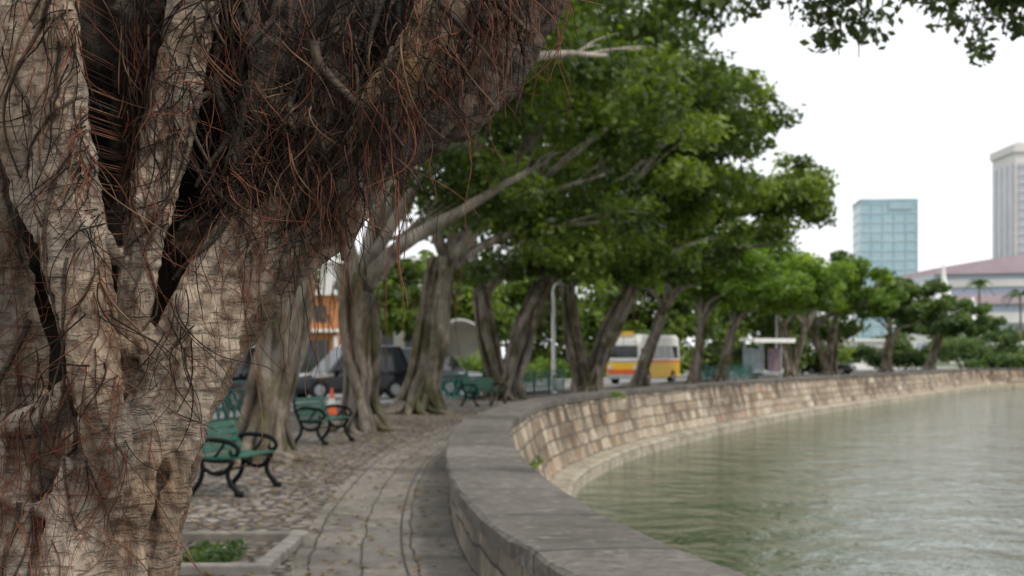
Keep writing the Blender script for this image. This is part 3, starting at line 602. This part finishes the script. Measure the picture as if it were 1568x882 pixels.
# ------------------------------------------------------------ vehicles
def car(name,x,y,rz,L=4.7,H=1.7,Wd=1.85,body='blackcar'):
    e=empty(name,(x,y,.008),rz); h=H; b=MB(); hw=Wd/2
    secs=[(-L/2,.35,.72,.80),(-L/2+.12,.22,.92,.93),(-L*.3,.2,.98,1.),(0,.2,.98,1.),(L*.22,.2,.96,1.),(L*.36,.2,.92,.98),(L/2-.12,.24,.80,.9),(L/2,.36,.62,.78)]
    vs=[];n=8
    for (xx,z0,z1,ws) in secs:
        q=hw*ws
        vs+=[(xx,-q*.94,z0),(xx,-q,z0+.18),(xx,-q*.99,z1-.14),(xx,-q*.90,z1),(xx,q*.90,z1),(xx,q*.99,z1-.14),(xx,q,z0+.18),(xx,q*.94,z0)]
    fs=[(i*n+j,(i+1)*n+j,(i+1)*n+(j+1)%n,i*n+(j+1)%n) for i in range(len(secs)-1) for j in range(n)]+[tuple(range(n)),tuple((len(secs)-1)*n+j for j in range(n-1,-1,-1))]
    b.add(vs,fs); 
    lo=[(-L*.46,.93),(L*.24,.92)]; hi=[(-L*.38,h),(L*.05,h)]
    wl=hw*.90; wh=hw*.72
    cv=[(lo[0][0],-wl,lo[0][1]),(lo[1][0],-wl,lo[1][1]),(lo[1][0],wl,lo[1][1]),(lo[0][0],wl,lo[0][1]),(hi[0][0],-wh,h-.05),(hi[1][0],-wh,h-.05),(hi[1][0],wh,h-.05),(hi[0][0],wh,h-.05),(hi[0][0]+.15,-wh*.85,h),(hi[1][0]-.15,-wh*.85,h),(hi[1][0]-.15,wh*.85,h),(hi[0][0]+.15,wh*.85,h)]
    b.add(cv,[(0,1,5,4),(1,2,6,5),(2,3,7,6),(3,0,4,7),(4,5,9,8),(5,6,10,9),(6,7,11,10),(7,4,8,11),(8,9,10,11)])
    b.obj('body',[M[body]],e,bevel=.03)
    g=MB()
    def quad(c0,c1,c2,c3,u0,u1,v0,v1,nv):
        c0,c1,c2,c3=map(Vector,(c0,c1,c2,c3)); P=lambda u,v:(c0.lerp(c1,u)).lerp(c3.lerp(c2,u),v)+Vector(nv)*.006
        g.add([P(u0,v0),P(u1,v0),P(u1,v1),P(u0,v1)],[(0,1,2,3)])
    for sg in(0,1):
        A=(0,1,5,4) if sg==0 else (3,2,6,7); nv=(0,-1 if sg==0 else 1,.2)
        for u0,u1 in((.05,.30),(.33,.60),(.63,.93)): quad(cv[A[0]],cv[A[1]],cv[A[2]],cv[A[3]],u0,u1,.12,.9,nv)
    quad(cv[1],cv[2],cv[6],cv[5],.06,.94,.08,.94,(1,0,.8)); quad(cv[3],cv[0],cv[4],cv[7],.08,.92,.15,.9,(-1,0,.3))
    g.obj('windows',[M['glass']],e)
    wm=MB()
    for sx in(-L*.31,L*.31):
        for sy in(-1,1):
            wm.cyl((sx,sy*(hw-.20),.34),(sx,sy*(hw+.01),.34),.34,n=20,m=0); wm.cyl((sx,sy*(hw+.0),.34),(sx,sy*(hw+.02),.34),.2,n=14,m=1)
            wm.box((L*.16,sy*(hw+.05),1.0),(.14,.16,.12),2)
    wm.obj('wheels_and_mirrors',[M['tyre'],M['hub'],M[body]],e)
    lm=MB()
    for sy in(-1,1): 
        lm.box((L/2-.06,sy*hw*.62,.66),(.12,.34,.13),0); lm.box((-L/2+.06,sy*hw*.7,.84),(.12,.22,.2),1)
    lm.box((L/2,0,.42),(.04,.5,.12),2)
    lm.obj('lamps_and_plate',[M['lamp'],M['redlamp'],M['white']],e,bevel=.01)
car('parked_car',-8.2,42,math.radians(-112),4.6,1.85)
car('parked_car',-6.0,52,math.radians(-150),4.8,1.95)
car('parked_car',-3.2,57,math.radians(-30),4.7,1.9)
car('parked_car',28.6,128,math.radians(-30),4.5,1.5)
def minibus(x,y,rz):
    e=empty('minibus',(x,y,.008),rz); b=MB(); L=6.2;hw=1.08;H=2.85
    def ring(xx,k,top): q=hw*k; return [(xx,-q,.35),(xx,-q,1.35),(xx,-q*.93,top-.2),(xx,-q*.78,top),(xx,q*.78,top),(xx,q*.93,top-.2),(xx,q,1.35),(xx,q,.35)]
    R_=[ring(-L/2,.95,H-.1),ring(-L/2+.15,1,H),ring(L/2-.45,1,H),ring(L/2-.1,.98,H-.35),ring(L/2,.94,1.42)]
    vs=[p for r_ in R_ for p in r_]
    for i in range(4):
        for j in range(8):
            k=(j+1)%8; m_=1 if j in(0,6,7) else 0
            b.add([vs[i*8+j],vs[(i+1)*8+j],vs[(i+1)*8+k],vs[i*8+k]],[(0,1,2,3)],m_)
    b.add(R_[0],[(0,1,2,3,4,5,6,7)],0); f=R_[4]; b.add([f[0],f[1],f[6],f[7]],[(0,1,2,3)],1); b.add([f[1],f[2],f[3],f[4],f[5],f[6]],[(0,1,2,3,4,5)],0)
    b.box((L/2,0,.42),(.12,1.9,.25),2)
    for sy in(-1,1): b.box((0,sy*(hw+.005),1.3),(L*.96,.012,.12),3)
    b.box((L/2,0,.68),(.03,1.9,.3),3)
    b.obj('body',[M['cartop'],M['yellow'],M['grey'],M['orange']],e,bevel=.02)
    g=MB()
    g.add([(L/2+.012,-.9,1.5),(L/2+.012,.9,1.5),(L/2-.08,.85,2.2),(L/2-.08,-.85,2.2)],[(0,1,2,3)])
    g.box((L/2-.02,0,1.84),(.06,1.74,.7))
    for sy in(-1,1):
        for k in range(5): 
            x0=-L/2+.35+k*1.08; g.add([(x0,sy*(hw+.006),1.46),(x0+.95,sy*(hw+.006),1.46),(x0+.95,sy*(hw-.045),2.2),(x0,sy*(hw-.045),2.2)],[(0,1,2,3)])
    g.obj('windows',[M['glass']],e)
    w_=MB()
    for sx in(-L*.3,L*.32):
        for sy in(-1,1): w_.cyl((sx,sy*.85,.38),(sx,sy*1.1,.38),.38,n=18); w_.cyl((sx,sy*1.1,.38),(sx,sy*1.11,.38),.2,n=12,m=1)
    for sy in(-1,1): w_.box((L/2+.03,sy*.78,.95),(.08,.26,.2),2); w_.box((L/2+.1,sy*1.25,1.9),(.08,.14,.32),0)
    w_.box((L/2-.25,0,2.9),(.2,1.1,.2),3)
    w_.obj('wheels_lamps_sign',[M['tyre'],M['hub'],M['lamp'],M['yellow']],e)
minibus(7.8,84,math.radians(-90-28))

# ------------------------------------------------------------ street furniture
def lamp_post(x,y,h=5):
    e=empty('street_lamp',(x,y,0)); mb=MB()
    mb.tube([(0,0,0),(0,0,.5),(0,0,.55),(0,0,h)],[.13,.12,.09,.075],n=12,res=0); mb.tube([(0,0,h),(.1,0,h+.3),(.7,0,h+.4)],[.05,.04,.035],n=8)
    mb.box((.85,0,h+.4),(.5,.2,.1),1); mb.obj('pole',[M['white'],M['grey']],e)
lamp_post(1.75,60,4.3); lamp_post(22.5,121,6)
e=empty('traffic_cone',(-4.75,37.5,.01)); mb=MB(); mb.tube([(0,0,.03),(0,0,.25)],[.15,.105],n=14,m=0,res=0); mb.tube([(0,0,.25),(0,0,.42)],[.105,.072],n=14,m=1,res=0); mb.tube([(0,0,.42),(0,0,.7)],[.072,.025],n=14,m=0,res=0); mb.box((0,0,.02),(.38,.38,.04),0); mb.obj('cone',[M['orange'],M['white']],e)
e=empty('bus_shelter',(18.2,101,0),math.radians(28)); mb=MB()
for xx in(-1.6,0,1.6): mb.box((xx,.6,1.35),(.1,.1,2.7),0)
mb.box((0,.1,2.78),(3.7,1.7,.16),1); mb.box((0,-.74,2.72),(3.6,.04,.3),1); mb.box((1.0,.62,1.35),(1.1,.06,1.7),2); mb.box((-.8,.62,1.3),(1.4,.03,1.7),3); mb.box((-1.75,.1,1.3),(.04,1.1,1.8),3); mb.box((0,.3,.48),(2.6,.4,.06),0)
mb.obj('shelter_frame',[M['grey'],M['white'],simple('shelter_poster',(.30,.12,.10),(.08,.10,.16),3,.4),simple('shelter_glass',(.22,.27,.28),None,2,.2)],e,bevel=.01)

# ------------------------------------------------------------ buildings
def rows(mb,x0,x1,y,z0,z1,nx,nz,fw,fh,m,proud=.03):
    for i in range(nx):
        for k in range(nz):
            cx=x0+(x1-x0)*(i+.5)/nx; cz=z0+(z1-z0)*(k+.5)/nz
            mb.box((cx,y,cz),((x1-x0)/nx*fw,proud*2,(z1-z0)/nz*fh),m)
e=empty('terracotta_shop',(-15.3,84,0)); mb=MB()
mb.box((0,3,2.6),(10,6,5.2),0); mb.box((0,2.95,5.35),(10.6,6.4,.3),1); mb.box((0,-.25,3.1),(10.2,.7,.18),1); rows(mb,-4.8,4.8,-.01,.2,2.7,4,1,.72,.9,2); rows(mb,-4.8,4.8,-.01,3.4,4.8,6,1,.45,.7,2); mb.box((1.5,-.1,3.6),(3,.08,.5),1)
for k in range(5): mb.box((-4.9+k*2.45,-.06,1.4),(.25,.14,2.8),1)
mb.obj('shop_body',[M['terracotta'],M['white'],M['glass']],e)
e=empty('white_building',(-7.5,97,0)); mb=MB(); mb.box((-1,3,4),(9,6,8),0); mb.box((-1,2.9,8.1),(9.4,6.4,.25),0); rows(mb,-5,3,-.01,1,7.4,5,2,.5,.6,1); mb.obj('walls',[M['white'],M['glass']],e)
e=empty('vaulted_canopy',(-2.9,80,0)); mb=MB()
P=[(-2.3+4.6*i/14,1.3+2.4*math.sin(math.pi*(.08+.84*i/14))) for i in range(15)]; mb.prism(P+[(p[0]*.97,p[1]-.12) for p in P[::-1]],-1,4,0)
for xx in(-2.1,2.1):
    for yy in(-.8,3.8): mb.cyl((xx,yy,0),(xx,yy,1.9),.07,n=8,m=1)
mb.prism([P[0],*P[1:-1],P[-1],(2.25,.1),(-2.25,.1)],3.85,3.95,0); mb.obj('canopy_shell',[M['concrete'],M['grey']],e)
e=empty('glass_office_tower',(132.5,500,0),math.radians(-6)); mb=MB(); mb.box((0,10,28.3),(19.6,20,56.6),0)
for k in range(17): mb.box((0,10,3+k*3.3),(19.9,20.3,.5),1)
for k in range(6): mb.box((-9.8+k*3.92,-.1,28.3),(.3,.3,56.6),1)
mb.box((0,10,57.0),(20.2,20.6,.8),2); mb.box((4,10,55.),(8,20.8,2.6),2)
mb.obj('curtain_wall',[M['bglass'],simple('tower_mullion',(.49,.61,.67),None,.1,.5),simple('tower_top',(.42,.58,.66),None,.1,.5)],e)  # mullion and top colours also have the distance haze mixed in
e=empty('residential_tower',(191,500,0)); mb=MB(); mb.box((0,12,37),(28,24,74),0); mb.box((0,12,75.3),(29.5,25.5,2.8),0); mb.box((0,12,77),(24,20,1.8),0)
for k in range(5):
    cx=-11.6+k*5.8; mb.box((cx,-.1,35.5),(2.7,.5,69),1)
    for q in range(23): mb.box((cx,-.25,3+q*3.0),(2.9,.7,.35),0)
for k in range(4): mb.box((-14.1,3+k*5.8,35.5),(.5,2.3,69),1)
mb.obj('tower_block',[M['tower'],M['towerwin']],e)
e=empty('mauve_hotel',(0,0,0)); mb=MB()
N=24; x0,x1=104,190
def top(t): return 23.5+7.0*math.sin(min(1,t*1.3)*math.pi/2)
for i in range(N):
    ta,tb=i/N,(i+1)/N; xa,xb=x0+(x1-x0)*ta,x0+(x1-x0)*tb; ya,yb=350-10*math.sin(ta*math.pi),350-10*math.sin(tb*math.pi)
    bands=[(0,3,1),(3,5.2,2),(5.2,8,1),(8,10,2),(10,12.6,1),(12.6,14.6,2),(14.6,17,0),(17,18.8,2),(18.8,20.6,1),(20.6,22,2)]
    for z0,z1,m_ in bands+[(22,None,0)]:
        za=z1 if z1 else top(ta); zb=z1 if z1 else top(tb); o={0:-.5,1:0,2:.6}[m_]
        mb.add([(xa,ya+o,z0),(xb,yb+o,z0),(xb,yb+o,zb),(xa,ya+o,za),(xa,ya+40,z0),(xb,yb+40,z0),(xb,yb+40,zb),(xa,ya+40,za)],[(0,1,2,3),(3,2,6,7),(4,0,3,7),(1,5,6,2),(0,4,5,1)],m_)
mb.obj('banded_facade',[M['mauve'],M['cream'],M['bglass2']],e)
e=empty('white_tent_pavilion',(88,290,0)); mb=MB()
mb.tube([(0,0,12),(0,0,14.5),(0,0,17.5),(0,0,21.5)],[3.4,1.5,.6,.08],n=16); mb.cyl((0,0,0),(0,0,12),1.2,n=12); 
for sx in(-1,1): mb.tube([(sx*6,0,9),(sx*6,0,10.5),(sx*6,0,14)],[3,1.2,.08],n=12); mb.cyl((sx*6,0,0),(sx*6,0,9),.4,n=8)
mb.obj('tensile_roof',[M['white']],e,smooth=True)
e=empty('white_kiosk',(66,182,0)); mb=MB(); mb.box((0,2,1.6),(7,4,3.2),0); mb.box((0,1.9,3.3),(7.6,4.6,.25),0); mb.tube([(2,2,3.4),(2,2,4.4),(2,2,6)],[2.2,.9,.06],n=12); rows(mb,-3,3,-.01,.9,2.6,4,1,.6,.8,1); mb.obj('kiosk_body',[M['white'],M['glass']],e,bevel=.02)
e=empty('white_pavilion',(45,182,0)); mb=MB(); mb.box((0,2,1.8),(7,4,3.6),0); mb.box((0,1.8,3.75),(7.8,5,.3),0); rows(mb,-3,3,-.01,.6,3,4,1,.6,.8,1); mb.obj('pavilion_body',[M['white'],M['glass']],e,bevel=.02)
def palm(x,y,h,seed):
    rr=random.Random(seed); e=empty('palm_tree',(x,y,0)); mb=MB(); mb.tube([(0,0,0),(.2,0,h*.5),(.1,0,h)],[.3,.22,.18],n=8); mb.obj('trunk',[M['bark']],e)
    V=[];F=[]
    for k in range(26):
        a=rr.uniform(0,6.28); el=rr.uniform(-.2,1.1); L=rr.uniform(2.6,3.5); prev=None
        for j in range(9):
            t=j/8; rr_=L*t; z=h+math.sin(el)*rr_-1.1*t*t*L*.6; p=Vector((.1+math.cos(a)*math.cos(el)*rr_,math.sin(a)*math.cos(el)*rr_,z))
            if prev:
                for sg in(-1,1):
                    q=Vector((-math.sin(a),math.cos(a),-.6))*sg*.55*math.sin(math.pi*min(1,t+.15))+Vector((math.cos(a),math.sin(a),0))*.3
                    b_=len(V); V+=[prev,p,p+q*1.0]; F.append((b_,b_+1,b_+2)); 
            prev=p
    me=bpy.data.meshes.new('fronds'); me.from_pydata([tuple(v) for v in V],[],F); at=me.attributes.new('var','FLOAT','FACE'); at.data.foreach_set('value',np.random.default_rng(seed).random(len(F)).astype(np.float32)); me.materials.append(M['leaf_d']); link(bpy.data.objects.new('fronds',me),e)
palm(82,250,14.5,1); palm(88.5,248,12.5,2); palm(97,255,12,3)
mass('distant_trees',[(96,262,4,14,4,3.5,40),(70,235,3,10,4,3,30),(120,270,4,14,4,3.5,30)],14000,.85,47,'leaf_d',(1.2,2.4))
